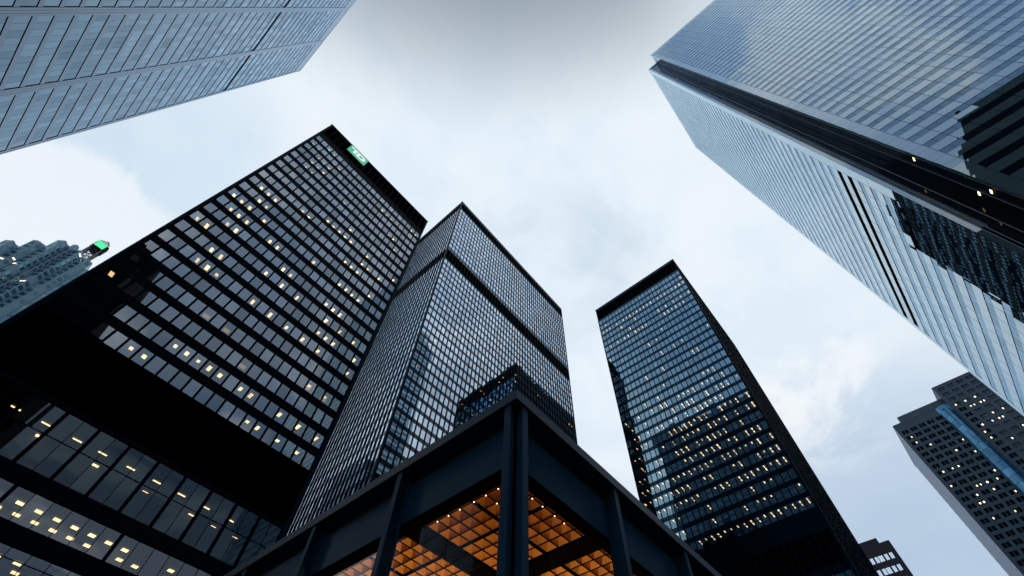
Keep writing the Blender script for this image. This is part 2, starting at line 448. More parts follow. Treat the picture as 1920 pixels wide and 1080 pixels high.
# open the lower wall by building it as bands instead of one sheet
for ob in list(bpy.data.objects):
    if ob.parent == t and ob.name.startswith('spandrel'):
        zs = [v.co.z for v in ob.data.vertices]
        if min(zs) < 1: bpy.data.objects.remove(ob)
for z0, z1 in ((0, 19.4), (22.3, 23.75), (26.45, 27.85), (33.9, 42.34)):
    sp = MB(); FA.box(sp, 0, XA1 - XA0, z0, z1, -.25, 0); sp.build('spandrel', M['steel'], t)
low_windows(Face((XA0, YA + .12), (1, 0), (0, -1)), t)
for z in (22.25, 26.4, 33.87):
    sb = MB(); sb.box(XA0 + .3, XA1 - .3, YA + .3, YA + 7, z, z + .3); sb.build('ceiling_slab', M['ceil'], t)
lamps = []
for x, z, n in ((-4.8, 0, 1), (-7.5, 0, 1), (-1.9, 0, 1), (.6, 0, 1), (3.5, 0, 1), (6.3, 0, 1), (9.1, 0, 1), (12.0, 0, 1), (15., 0, 1)):
    lamps.append((((x - .42, YA + 3.2, 33.80), (x + .42, YA + 3.2, 33.80), (x + .42, YA + 3.42, 33.80), (x - .42, YA + 3.42, 33.80)), .1))
for x, y in ((-4.6, 5.5), (-4.4, 6.6), (.9, 5.6), (.7, 6.4), (6.3, 5.9), (11.6, 5.8), (11.2, 6.6), (14.4, 5.9), (17.2, 5.9), (3.2, 6.5)):
    lamps.append((((x - .3, YA + y, 33.80), (x + .3, YA + y, 33.80), (x + .3, YA + y + .5, 33.80), (x - .3, YA + y + .5, 33.80)), .05))
for zc_, x_, rows in ((26.33, -6.0, (2.2, 4.3)), (22.18, -7.5, (2.0, 3.8))):
    for k in range(15):
        for j, yy in enumerate(rows):
            if rr() < .28: continue
            x = x_ + 1.52 * k + j * .4
            lamps.append((((x - .28, YA + yy, zc_), (x + .28, YA + yy, zc_), (x + .28, YA + yy + .62, zc_), (x - .28, YA + yy + .62, zc_)), .02 + .4 * rr()))
members('lobby_light', lamps, M['lamp'], t)
# glow painted on the office ceilings as emissive patches
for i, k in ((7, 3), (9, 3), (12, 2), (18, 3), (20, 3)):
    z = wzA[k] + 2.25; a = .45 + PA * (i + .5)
    b = MB(); b.quad(*FA.horiz(a - .45, a + .45, z, -2.1, -1.3), r=.3); b.build('ceiling_glow', M['glowp'], t)
# corner strip and green sign
cb = MB(); FA.box(cb, -.02, .40, 0, 131.7, .002, .12); FA.box(cb, XA1 - XA0 - .40, XA1 - XA0 + .02, 0, 131.7, .002, .12); cb.build('corner_strip', M['steelb'], t)
SX0, SX1, SZ0, SZ1 = -6.85, -1.5, 126.5, 131.3
yS = YA - .45
b = MB(); b.box(SX0 - .12, SX1 + .12, yS, yS + .35, SZ0 - .12, SZ1 + .12); sg = b.build('sign_box', M['steelb'], t)
b = MB(); b.box(SX0, SX1, yS - .03, yS - .003, SZ0, SZ1, r=.01); fc = b.build('sign_face', M['green'], t)
def sxz(u, v): return (SX0 + u * (SX1 - SX0), SZ0 + v * (SZ1 - SZ0))
def plate(mb, poly, y0, y1, r=.01):
    i = len(mb.v); n = len(poly)
    mb.v += [(x, y0, z) for x, z in poly] + [(x, y1, z) for x, z in poly]
    mb.f.append(tuple(i + k for k in range(n))); mb.f.append(tuple(i + n + k for k in range(n))[::-1]); mb.r += [r, r]
    for k in range(n):
        j = (k + 1) % n; mb.f.append((i + k, i + n + k, i + n + j, i + j)); mb.r.append(r)
b = MB()
plate(b, [sxz(*p) for p in ((.07, .66), (.07, .80), (.43, .80), (.43, .66), (.39, .66), (.39, .24), (.25, .24), (.25, .66))], yS - .09, yS - .035)
b.build('letter', M['white'], t)
b = MB()      # D as four straight strokes and a rounded bowl, joined
def arc(cx, cz, ra, rb, a0, a1, n): return [(cx + ra * math.cos(a0 + (a1 - a0) * k / n), cz + rb * math.sin(a0 + (a1 - a0) * k / n)) for k in range(n + 1)]
outer = [(.42, .24), (.70, .24)] + arc(.70, .52, .21, .28, -math.pi / 2, math.pi / 2, 12) + [(.45, .80), (.45, .66)]
inn = [(.57, .38), (.67, .38)] + arc(.67, .52, .10, .14, -math.pi / 2, math.pi / 2, 8) + [(.57, .66)]
no, ni = len(outer), len(inn)
for k in range(40):
    def at(P, s):
        L = [0]
        for a_, b_ in zip(P, P[1:] + P[:1]): L.append(L[-1] + math.dist(a_, b_))
        d = (s % 1) * L[-1]
        for m_ in range(len(P)):
            if d <= L[m_ + 1]:
                f = (d - L[m_]) / max(1e-9, L[m_ + 1] - L[m_]); q = P[(m_ + 1) % len(P)]
                return (P[m_][0] + f * (q[0] - P[m_][0]), P[m_][1] + f * (q[1] - P[m_][1]))
    o0, o1, i0, i1 = at(outer, k / 40), at(outer, (k + 1) / 40), at(inn, k / 40), at(inn, (k + 1) / 40)
    plate(b, [sxz(*o0), sxz(*o1), sxz(*i1), sxz(*i0)], yS - .09, yS - .035)
b.build('letter', M['white'], t)

# ---- tower B: tall central tower, two fronts
SB = 1.15
def bz(z): return 1.6 + (z - 1.6) * SB
XB, YB, HB = 36.6 * SB, 67.4 * SB, bz(213.7)
t = thing('office_tower', 'tall dark central tower with two finely gridded fronts and a black belt high up', 'tower', (XB, YB, 0))
PB = 1.524 * SB
FBn = Face((XB, YB), (1, 0), (0, -1)); FBe = Face((XB, YB), (0, 1), (-1, 0))
wzB = [bz(z) for z in [204.1 - 1.9 - 3.66 * k for k in range(11)] if z > 164] + [bz(152.2 - 3.66 * k) for k in range(39)]
def lampB(F, i, z):
    if F.n[0] < 0: return 0
    p = .012
    if 16 <= z <= 20: p = .05
    if z in (24, 27) and 6 < i < 30: p = .30
    if z in (14, 18) and i < 14: p = .5
    return 1 if rr() < p else 0
slab_tower(t, [(FBn, 48, .34, 73.75 * SB), (FBe, 24, .34, 37.2 * SB)], (XB, XB + 73.75 * SB, YB, YB + 37.2 * SB), wzB, 3.66 * SB, 2.5 * SB, 6, HB, [(bz(205.6), bz(212.4)), (bz(155.4), bz(162.9))], M['gB'], M['steelb'], PB,
           mull=(.14, .20), lamp_fn=lampB, vis=visB, lampdims=(.55, .8, 1.1), inset=.3, spm=M['spB'])
cb = MB(); cb.box(XB - .2, XB + .18, YB - .2, YB + .18, 0, HB); cb.build('corner_column', M['steelb'], t)

# ---- tower C: dark tower on the right, blue east front
SC = 1.15                               # 36 m bays, seen from this far
XC, YC, HC = 101.1 * SC, 7.8 * SC, 1.6 + 175.4 * SC
def cz(z): return 1.6 + (z - 1.6) * SC
t = thing('office_tower', 'dark slab tower with a blue glazed front, alone against the sky right of centre', 'tower', (XC, YC, 0))
FCe = Face((XC, YC), (0, 1), (-1, 0)); FCn = Face((XC, YC), (1, 0), (0, -1))
wzC = [cz(165.0 - 3.66 * k) for k in range(29)] + [cz(47.0 - 3.66 * k) for k in range(8)]
pc = {1: .14, 2: .85, 3: .08, 4: .40, 5: .70, 6: .03, 7: .12, 8: .04, 10: .10, 12: .16, 14: .06, 15: .2, 16: .5, 17: .55, 18: .7, 19: .6, 20: .7, 21: .5, 22: .6, 23: .85, 24: .8, 25: .85, 26: .45, 27: .4, 28: .75}
for k in (21, 22, 23, 24, 25): pc[k] = max(pc[k], .55)
runC = {}
def lampC(F, i, z):
    if F.n[1] < 0: return 0
    if (z, i // 4) not in runC: runC[(z, i // 4)] = .45 + rr()
    return (2 if rr() < .6 else 1) if rr() < pc.get(z, 0) * min(1.15, runC[(z, i // 4)]) else 0
slab_tower(t, [(FCe, 24, .35, 37.2 * SC), (FCn, 35, .35, 54 * SC)], (XC, XC + 54 * SC, YC, YC + 37.2 * SC), wzC, 3.66 * SC, 2.45 * SC, 6, HC, [(cz(168.6), cz(175.9)), (cz(51.0), cz(57.5))], M['gC'], M['steelb'], 1.524 * SC,
           mull=(.09, .12), lamp_fn=lampC, vis=visC, lampdims=(.30, 1.05, .9), inset=.34, spm=M['spC'], dark_pane=M['louvre'])  # north panes painted flat black in place of their sky reflection
cb = MB(); cb.box(XC - .18, XC + .18, YC - .18, YC + .18, 0, HC); cb.build('corner_column', M['steelb'], t)

# ------------------------------------------------------------------ tower D: white panelled tower, top right
t = thing('office_tower', 'towering pale panelled skyscraper with striped ribbon windows and a dark notched corner, upper right', 'tower', (64, -37.4, 0))
XD, YD = 59.2, -33.1
NX, NY = 64.0, -37.4
HD, FHD = 298.0, 4.06
XD1 = 117.0
NB = 20
FDe = Face((XD, NY), (0, -1), (-1, 0)); FDs = Face((NX, YD), (1, 0), (0, 1))
LE = 2.0 + 3.05 * NB + 2.0; LS = XD1 - NX
wz0 = 75.7 - FHD * 17
nfl = int((HD - 6 - wz0) / FHD)
core = MB()
core.prism([(XD + .35, NY - .3), (NX + .3, NY - .3), (NX + .35, YD - .35), (XD1 - .3, YD - .35), (XD1 - .3, NY - LE), (XD + .35, NY - LE)], 0, HD - .5)
core.build('core', M['eline'], t)
def dwidth(F): return LE if F is FDe else LS
wins = []
for k in range(-1, nfl + 1):
    pb = MB()
    z0 = max(0, wz0 + FHD * k + 1.8) if k >= 0 else 0.0
    z1 = wz0 + FHD * (k + 1) if k < nfl else HD
    if k == -1: z1 = wz0
    for F in (FDe, FDs):
        tgt = pb = MB()
        Wd = dwidth(F); st = 2.0 if F is FDe else 2.5
        n = NB if F is FDe else 16
        edges = [.02, st] + [st + 3.05 * (j + 1) for j in range(n)] + [Wd - .02]
        zz = [z0] if (z1 - z0) < 6 else [z0 + (z1 - z0) / int((z1 - z0) / 2.2) * j for j in range(int((z1 - z0) / 2.2))]
        hh = (z1 - z0) / len(zz)
        rowjit = rr() * .3
        for j in range(len(edges) - 1):
            for q in zz:
                F_ = F.pane(edges[j] + .04, edges[j + 1] - .04, q + .02, q + hh - .02, 0.0, .004)
                tgt.quad(*F_, r=.3 + rowjit + .35 * rr())
        # corner strip panels beside the windows run the full storey
        if 0 <= k < nfl + 1 and k >= 0:
            w0 = wz0 + FHD * k
            if w0 + 1.8 < HD - 4:
                pb.quad(*F.pane(.02, st - .03, w0 + .02, w0 + 1.78, 0.0, .0012), r=.4 + .3 * rr())
                pb.quad(*F.pane(edges[-2] + .03, Wd - .02, w0 + .02, w0 + 1.78, 0.0, .0012), r=.4 + .3 * rr())
        pb.build('panel_band', M['pD'], t)
for k in range(nfl + 1):
    w0 = wz0 + FHD * k
    if w0 + 1.8 > HD - 4: continue
    mech = (F is FDs and 0)
    for F in (FDe, FDs):
        st = 2.0 if F is FDe else 2.5
        n = NB if F is FDe else 16
        if F is FDs and abs(w0 - (75.7 + FHD * 7)) < .1 or F is FDs and abs(w0 - (75.7 + FHD * 8)) < .1: continue
        for j in range(n):
            base = .15 + .6 * rr()
            for h in range(2):
                a = st + 3.05 * j + 1.525 * h
                wins.append((F.pane(a + .03, a + 1.5, w0 + .02, w0 + 1.78, -.06, .002), min(.99, base + .25 * rr())))
visD = lambda u, v: True
members('window', wins, M['gD'], t, visD)
for kk in (7, 8):
    w0 = 75.7 + FHD * kk
    lb = MB(); FDs.box(lb, 2.5, 2.5 + 16 * 3.05, w0 + .02, w0 + 1.78, -.30, -.25)
    for q in range(5): FDs.box(lb, 2.5, 2.5 + 16 * 3.05, w0 + .2 + .34 * q, w0 + .25 + .34 * q, -.25, -.1)
    lb.build('louvre_band', M['louvre'], t)
# re-entrant corner: dark glazed shaft walls with pale returns
FNs = Face((XD, NY), (1, 0), (0, 1)); FNe = Face((NX, NY), (0, 1), (-1, 0))
rb = MB()
z = 0.0
while z < HD - 1:
    z1 = min(HD, z + FHD)
    rb.quad(*FNs.pane(0.0, .55, z + .02, z1 - .02, 0, .001), r=.4)
    rb.quad(*FNe.pane(3.55, 4.3, z + .02, z1 - .02, 0, .001), r=.4)
    z = z1
rb.quad(*FNs.pane(.6, 4.8, HD - 5, HD, .02, .001), r=.5)
rb.quad(*FNe.pane(0.05, 3.5, HD - 2, HD, .02, .001), r=.5)
rb.build('corner_return', M['pD'], t)
nw = []; nf = MB()
z = 0.0; zt = HD - 5
k = 0
while z < zt - .5:
    z1 = min(zt, z + FHD)
    for a0, a1 in ((.6, 2.7), (2.75, 4.8)): nw.append((FNs.pane(a0, a1, z + .03, z1 - .03, -.05, .002), .2 + .7 * rr()))
    for a0, a1 in ((.02, 1.5), (1.55, 3.0), (3.06, 3.5)): nw.append((FNe.pane(a0, a1, z + .03, z1 - .03, -.05, .002), .2 + .7 * rr()))
    z = z1
members('notch_window', nw, M['gDn'], t)
for a in (.58, 2.72): FNs.box(nf, a - .03, a + .03, 0, zt, -.12, 0)
for a in (1.52, 3.02, 3.52): FNe.box(nf, a - .035, a + .035, 0, zt, -.12, .03)
nf.build('notch_frame', M['gran2'], t)
wl = MB()
for x, z in ((60.4, 88.8), (62.4, 74.9), (60.9, 72.2)): wl.box(x - .35, x + .35, NY + -.035, NY - .03, z, z + .45, r=.05); wl.build('lamp_reflection', M['lamp'], t); wl = MB()  # reflections of lights, painted on the notch wall as glowing plates
pb = MB(); pb.prism([(XD - .02, NY + .02), (XD + .5, NY + .02), (XD + .5, NY - .3), (NX + .3, NY - .3), (NX + .3, YD + .02), (XD1, YD + .02), (XD1, NY - LE), (XD - .02, NY - LE)], HD, HD + .3); pb.build('parapet', M['gran2'], t)

# ------------------------------------------------------------------ tower E: stainless clad tower, top left
SE = 1.15
XE, YE = -47.2 * SE, 90.0 * SE
t = thing('office_tower', 'blue grey steel clad tower with wide window bays split by vertical piers, upper left', 'tower', (XE, YE, 0))
FE = Face((XE, YE), (0, -1), (-1, 0)); FE.n = (1, 0)
BAY = 17.15 * SE
HE = 1.6 + 238.4 * SE
b = MB(); b.box(XE - 45, XE - .45, YE - 5 * BAY - .8, YE - .1, 0, HE - .4); b.build('core', M['eline'], t)
b = MB(); b.box(XE - 45, XE + .02, YE - 5 * BAY - .8, YE, HE - .4, HE + .2); b.build('parapet', M['pE'], t)
for k in range(6):
    pb = MB()
    if k == 0: segs = ((0, .48), (.54, 1.0))
    else: segs = ((BAY * k - .94, BAY * k - .37), (BAY * k - .31, BAY * k + .31), (BAY * k + .37, BAY * k + .94))
    for a0, a1 in segs: FE.box(pb, a0, a1, 0, HE - .4, -.4, .02 if a1 - a0 > .5 and k else .0)
    FE.box(pb, segs[0][1], segs[-1][0], 0, HE - .45, -.4, -.04) if k == 0 else None
    pb.build('pier', M['pE'], t)
wins = []
wzE = [1.6 + (85.8 + 4.06 * k) * SE for k in range(-21, 36)]
sprev = 0
for k, z in enumerate(wzE + [HE - .4]):
    sp = MB()
    mech = False
    for j in range(5):
        a0 = 1.06 if j == 0 else BAY * j + 1.0; a1 = BAY * (j + 1) - 1.0
        FE.box(sp, a0 + .0, a1, sprev + .17, z - .15, -.4, -.03)
    sp.build('spandrel', M['pE'], t)
    sprev = z + 2.8 * SE
mechz = min(wzE, key=lambda z: abs(z - 197.5))
fl = MB()
for z in wzE:
    for j in range(5):
        a0 = (1.06 if j == 0 else BAY * j + 1.0); a1 = BAY * (j + 1) - 1.0
        n = 11; w = (a1 - a0) / n
        br = rr() * .3
        for i in range(n):
            wins.append((FE.pane(a0 + w * i + .025, a0 + w * (i + 1) - .025, z + .02, z + 2.8 * SE - .02, -.12 if abs(z - mechz) > 1 else -.3, .0022), min(.99, .05 + br + .6 * rr())))
visE = lambda u, v: True
members('window', wins, M['gE'], t, visE)

# ------------------------------------------------------------------ tower F: granite tower with blue glazed bay, lower right
SF = 1.45
def fs(y): return y * SF
XF, HF0 = 190.3 * SF, 1.6 + (134.1 - 1.6) * SF
def zf(z): return 1.6 + (z - 1.6) * SF
t = thing('office_tower', 'stepped granite tower with a blue glazed bay between punched windows, lower right edge', 'tower', (XF, fs(-22.6), 0))
yF0, yF1, yF2 = fs(-22.6), fs(-41.2), fs(-62)
FF = Face((XF, yF0), (0, -1), (-1, 0))
b = MB()
b.box(XF + .5, XF + 42, yF1, yF0 - .3, 0, zf(134.0)); b.box(XF + .5, XF + 42, yF2, yF1 - .01, 0, zf(142.2)); b.build('core', M['eline'], t)
b = MB(); b.box(XF + 3, XF + 36, yF1 + .1, fs(-26.0), zf(134.0), zf(138.4)); b.build('penthouse', M['gran'], t)
# the punched granite grid: storey bands plus piers, with windows set back
pw, ps = 3.6, 4.22           # window pair width, spacing
fhF, whF = 2.66 * SF, 1.55 * SF
ztop = zf(133.3)
ylist = [(-24.3 - 2.83 * k) * SF for k in range(5)] + [(-43.0 - 3.02 * k) * SF for k in range(6)]
wins = []; lit = []
rows = 46
glass_a0, glass_a1 = yF0 - fs(-37.0), yF0 - fs(-41.2)
spans = sorted([(yF0 - (y + 1.0), yF0 - (y - 1.9)) for y in ylist])
for grp, top, zt in ((spans[:5], zf(134.0), zf(133.3)), (spans[5:], zf(142.2), zf(141.0))):
    w0 = 0 if grp is spans[:5] or grp[0] == spans[0] else glass_a1
    w1 = glass_a0 if grp[0] == spans[0] else yF0 - yF2
    pr = MB(); prev = w0
    for a0, a1 in grp + [(w1, w1)]:
        FF.box(pr, prev, a0, 0, top, -.5, 0.0); prev = a1
    pr.build('pier', M['gran'], t)
    for a0, a1 in grp:
        bd = MB()
        for r in range(-2, rows):
            z = zt - whF * .9 - fhF * r
            if z < 4 or z + whF > top - 1: continue
            hi = z + whF
            FF.box(bd, a0, a1, hi, (zt - whF * .9 - fhF * (r - 1)) if (zt - whF * .9 - fhF * (r - 1)) + whF <= top - 1 else top, -.5, -.02)
            am = (a0 + a1) / 2
            for q0, q1 in ((a0 + .02, am - .12), (am + .12, a1 - .02)):
                if rr() < (.12 if r < 14 else .08): lit.append((FF.pane(q0 + .4, q1 - .5 + .3 * rr(), z + .8, z + whF - .5, -.38), .6 * rr()))
                wins.append((FF.pane(q0, q1, z, hi, -.4), rr()))
            FF.box(bd, am - .12, am + .12, z, hi, -.5, -.06)
        bd.build('spandrel', M['gran'], t)
members('window', wins, M['gF'], t)
members('ceiling_light', lit, M['lampc'], t)
# blue bowed bay
gb = []; fb = MB(); n = 6
for r in range(52):
    z0 = zf(133.9) - 2.66 * SF * (r + 1); z1 = z0 + 2.66 * SF - .15
    if z0 < 2: break
    for i in range(n):
        def pt(i_):
            f = i_ / n; a = glass_a0 + (glass_a1 - glass_a0) * f
            d = .1 + 2.6 * math.sin(math.pi * f) if r > 0 else .1 + 1.2 * math.sin(math.pi * f)
            return FF.p(a, 0, d)
        p, q = pt(i), pt(i + 1)
        gb.append((((p[0], p[1], z0), (q[0], q[1], z0), (q[0], q[1], z1), (p[0], p[1], z1)), rr()))
members('bay_window', gb, M['gFb'], t)
ribs = MB()
for j in range(int((yF0 - yF0 + 40) / 1.1)):
    ribs.box(XF + .3 + 1.1 * j, XF + .75 + 1.1 * j, yF0 - .3, yF0, 0, zf(134.0))
for r in range(52): ribs.box(XF + .3, XF + 41, yF0 - .3, yF0 - .08, 3 + 3.86 * r, 4.4 + 3.86 * r) if 4.4 + 3.86 * r < zf(134) else None
ribs.build('side_wall', M['gran2'], t)
b = MB(); b.box(XF - .05, XF + 42, yF1 + .02, yF0 + .02, zf(134.0), zf(134.0) + .5); b.box(XF - .05, XF + 42, yF2, yF1, zf(142.2), zf(142.2) + .5); b.build('parapet', M['purp'], t)

# ------------------------------------------------------------------ tower G: small far tower at the bottom right
t = thing('office_block', 'small violet grey block with bright window openings peeping out at the bottom right', 'building', (197.8, .9, 0))
XG, YG0, YG1 = 197.8, .9, 26.0
FG = Face((XG, YG0), (0, 1), (-1, 0))
b = MB(); b.box(XG + .4, XG + 30, YG0 + .3, YG1, 0, 84.0); b.build('core', M['core'], t)
b = MB(); b.box(XG + .0, XG + 1.2, YG0, YG1, 99.7, 100.3); b.box(XG - 3.6, XG + 24, 4.0, YG1, 96, 99.7) if 0 else None
b.box(XG - 3.8, XG + 24, 4.0, YG1, 93, 99.7) if 0 else None
b.build('roof_slab', M['purp'], t)
b = MB(); b.box(XG + .05, XG + 2.5, 4.0, YG1 + 8, 100.32, 102.3); b.build('penthouse', M['purp'], t)
fr = MB(); wins = []
zrow = [(94.3 - 4.2 * k) for k in range(20)]
acs = [1.4 + 1.55 * k for k in range(15)]
FG.box(fr, 0, 25.1, zrow[0] + 2.2, 99.7, -.4, 0)
for r, z in enumerate(zrow):
    FG.box(fr, 0, 25.1, z - 2.0, z - .0, -.4, 0)
    for c_ in range(15):
        if c_ in (2, 3) and r < 1: pass
        a = acs[c_]; w = 1.0 if (c_ % 3) != 2 else 1.35
        if r > 2: wins.append((FG.pane(a, a + w, z + .02, z + 2.18, -.2, .006), rr()))
        FG.box(fr, a + w, acs[c_ + 1] if c_ < 14 else 25.1, z, z + 2.2, -.4, -.001)
    FG.box(fr, 0, acs[0], z, z + 2.2, -.4, -.001)
fr.build('wall', M['purp'], t)
b = MB(); b.box(XG, XG + 30, YG0, YG0 + .25, 0, 99.6); b.build('side_wall', M['purp'], t)
members('window', wins, M['gG'], t)

# ------------------------------------------------------------------ tower H: stepped tower with green sign, far left
KH = (261 - 1.6) / (141.7 - 1.6)
YH = 150 * KH
def hx(x): return x * KH
def hz(z): return 1.6 + (z - 1.6) * KH
t = thing('stepped_tower', 'distant stepped tower with teal angled windows and a lattice mast, left edge', 'tower', (hx(-48), YH, 0))
steps = [(-66, -59.3, 123.4), (-59.3, -55.9, 123.4), (-55.9, -52.75, 128.6), (-52.75, -49.75, 134.4), (-49.75, -46.6, 139.6), (-46.6, -44.9, 141.7), (-44.9, -42.2, 140.2), (-42.2, -39.0, 139.4), (-39.0, -30, 136.0)]
wins = []; lit = []
for si, (xa, xb, zt) in enumerate(steps):
    xa, xb, zt = hx(xa), hx(xb), hz(zt)
    w = xb - xa
    # each step is a bay with a splayed face: two facets meeting in a shallow fold
    fold = 3.2 if si % 2 == 0 else 1.6
    poly = [(xa, YH), (xa + w * .55, YH - fold), (xb - .02, YH - .3), (xb - .02, YH + 40 + si), (xa, YH + 40 + si)]
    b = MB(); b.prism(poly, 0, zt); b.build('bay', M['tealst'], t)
    n = int(zt / 4.0)
    for (p, q) in ((poly[0], poly[1]), (poly[1], poly[2])):
        dx, dy = q[0] - p[0], q[1] - p[1]; L = math.hypot(dx, dy); ux, uy = dx / L, dy / L; nx, ny = uy, -ux
        if L < 1.2: continue
        for r in range(n):
            z0 = zt - 2.6 - 4.0 * r - 1.8
            if z0 < 100 or (r % 9) == 8: continue
            m_ = max(1, int(L / 1.9)); ww = (L - .9) / m_
            for i in range(m_):
                a0 = .45 + ww * i + .08; a1 = a0 + ww - .16
                P = lambda a, z, d=.05: (p[0] + ux * a + nx * d, p[1] + uy * a + ny * d, z)
                wins.append(((P(a0, z0), P(a1, z0), P(a1, z0 + 2.5), P(a0, z0 + 2.5)), rr()))
                if rr() < .035: lit.append(((P(a0 + .3, z0 + 1, .08), P(a1, z0 + 1, .08), P(a1, z0 + 2.1, .08), P(a0 + .3, z0 + 2.1, .08)), .4 * rr()))
    # pale sloping glazed roof on the step
    if si < 5:
        b = MB(); b.hexa([(xa + .3, YH + .2, zt + .02), (xb - .3, YH + .2, zt + .02), (xb - .3, YH + 6, zt + .02), (xa + .3, YH + 6, zt + .02), (xa + .3, YH + 2.2, zt + 3.2), (xb - .3, YH + 2.2, zt + 3.2), (xb - .3, YH + 6, zt + 3.2), (xa + .3, YH + 6, zt + 3.2)])
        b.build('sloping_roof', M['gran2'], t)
members('window', wins, M['gH'], t)
members('ceiling_light', lit, M['lampc'], t)
# lattice mast with sign boxes
mx, my, mz0, mz1 = hx(-43.0), YH + 6, hz(139.5), hz(147.9)
b = MB(); s = 2.6
for dx, dy in ((-s, -s), (s, -s), (s, s), (-s, s)): b.bar((mx + dx, my + dy, mz0 - 6), (mx + dx, my + dy, mz1), .55)
nseg = 5; hh = (mz1 - mz0) / nseg
for k in range(nseg):
    za, zb = mz0 + hh * k, mz0 + hh * (k + 1)
    for (a, c_) in (((-s, -s), (s, -s)), ((s, -s), (s, s)), ((s, s), (-s, s)), ((-s, s), (-s, -s))):
        b.bar((mx + a[0], my + a[1], za), (mx + c_[0], my + c_[1], zb), .28); b.bar((mx + c_[0], my + c_[1], za), (mx + a[0], my + a[1], zb), .28)
        b.bar((mx + a[0], my + a[1], zb), (mx + c_[0], my + c_[1], zb), .3)
mast = b.build('lattice_mast', M['lattice'], t)
b = MB(); r0 = 3.9
octo = [(mx + r0 * math.cos(R(22.5 + 45 * k)), my + r0 * math.sin(R(22.5 + 45 * k))) for k in range(8)]
b.prism(octo, mz1 - .5, hz(151.3)); b.build('sign_drum', M['steel'], t)
b = MB(); b.box(mx - 2.5, mx + 2.5, my - r0 - .3, my - r0 + .45, mz1 + .3, hz(150.7), r=.01); b.build('sign_face', M['greenhot'], t)
b = MB()
tp = hz(154.5)
for dx, dy in ((-3, -3), (3, -3), (3, 3), (-3, 3)):
    b.bar((mx + dx, my + dy, hz(151.3)), (mx, my, tp), .3)
    b.bar((mx + dx / 2, my + dy / 2, (hz(151.3) + tp) / 2), (mx - dy / 2, my + dx / 2, (hz(151.3) + tp) / 2), .25)
b.build('crown_frame', M['lattice'], t)

# ------------------------------------------------------------------ neighbour behind the camera that the left tower mirrors
t = thing('stepped_tower', 'dark stepped granite tower behind the viewer, seen only mirrored in the facades', 'tower', (-40, -64, 0))
b = MB()
for x0, x1, zt in ((-95, -40, 180), (-40, -34, 168), (-34, -27, 150), (-27, -20.5, 133)): b.box(x0, x1 - .01, -100, -62, 0, zt)
for y0, y1, zt in ((-107, -101, 194), (-123, -107, 215), (-160, -123, 243)): b.box(-95, -40.1, y0 + .01, y1, 0, zt)
b.build('wall', M['steel'], t)

# ------------------------------------------------------------------ pavilion
CX, CY = 6.62, 5.80
HS, HT = 11.47, 11.82
NBAY, BP = 10, 4.5
t = thing('banking_pavilion', 'low black steel pavilion with glowing orange coffered ceiling, its corner pointing at the viewer', 'pavilion', (CX, CY, 0))
LX = NBAY * BP + .6
b = MB(); b.box(CX, CX + LX, CY, CY + LX, HS, HT); b.build('roof_slab', M['eave'], t)
gx, gy = CX + .48, CY + .48                    # fascia plane
b = MB()
for z0, z1, d in ((9.78, 11.12, 0.0), (11.12, 11.468, .14)):
    b.box(gx + d, gx + d + .2, gy + d, CY + LX - .48, z0, z1 - .002); b.box(gx + d + .2, CX + LX - .48, gy + d, gy + d + .2, z0, z1 - .002)
b.build('fascia', M['psteel'], t)
b = MB(); b.box(gx + .02, gx + .3, gy + .02, CY + LX - .5, 9.60, 9.776); b.box(gx + .3, CX + LX - .5, gy + .02, gy + .3, 9.60, 9.776); b.build('head_rail', M['bar'], t)
def icol(cx, cy, axis):
    m = MB(); w, d, tk = .215, .36, .045
    if axis == 'x':      # on the east front: outer flange faces east
        m.box(CX + .06, CX + .06 + tk, cy - w / 2, cy + w / 2, .14, HS - .003); m.box(CX + .06 + tk, gx - tk, cy - .02, cy + .02, .14, HS - .003); m.box(gx - tk, gx - .003, cy - w / 2, cy + w / 2, .14, HS - .003)
    else:
        m.box(cx - w / 2, cx + w / 2, CY + .06, CY + .06 + tk, .14, HS - .003); m.box(cx - .02, cx + .02, CY + .06 + tk, gy - tk, .14, HS - .003); m.box(cx - w / 2, cx + w / 2, gy - tk, gy - .003, .14, HS - .003)
    m.build('column', M['psteel'], t)
# corner: two flanged columns in an L with a dark re-entrant between them
icol(0, CY + .385, 'x'); icol(CX + .44, 0, 'y')
b = MB(); b.box(CX + .34, CX + .62, CY + .34, CY + .62, .14, HS - .006); b.build('corner_post', M['bar'], t)
for k in range(1, NBAY + 1):
    icol(0, CY + .36 + BP * k - .0, 'x'); icol(CX + .42 + BP * k, 0, 'y')
# glazing with slim frames
hw = []; hf = MB()
for k in range(NBAY):
    for h in range(2):
        a0 = .62 + BP * k + (BP - .1) / 2 * h; a1 = a0 + (BP - .1) / 2
        hw.append((((gx + .16, CY + a0 + .02, .3), (gx + .16, CY + a1 - .02, .3), (gx + .16, CY + a1 - .02, 9.6), (gx + .16, CY + a0 + .02, 9.6)), .5))
        hw.append((((CX + a0 + .02, gy + .16, .3), (CX + a1 - .02, gy + .16, .3), (CX + a1 - .02, gy + .16, 9.6), (CX + a0 + .02, gy + .16, 9.6)), .5))
members('hall_window', hw, M['gP'], t)
for k in range(NBAY + 1):
    a = .62 + BP * k
    hf.box(gx + .13, gx + .19, CY + a - .03, CY + a + .03, .14, 9.6); hf.box(CX + a - .03, CX + a + .03, gy + .13, gy + .19, .14, 9.6)
hf.build('window_frame', M['bar'], t)
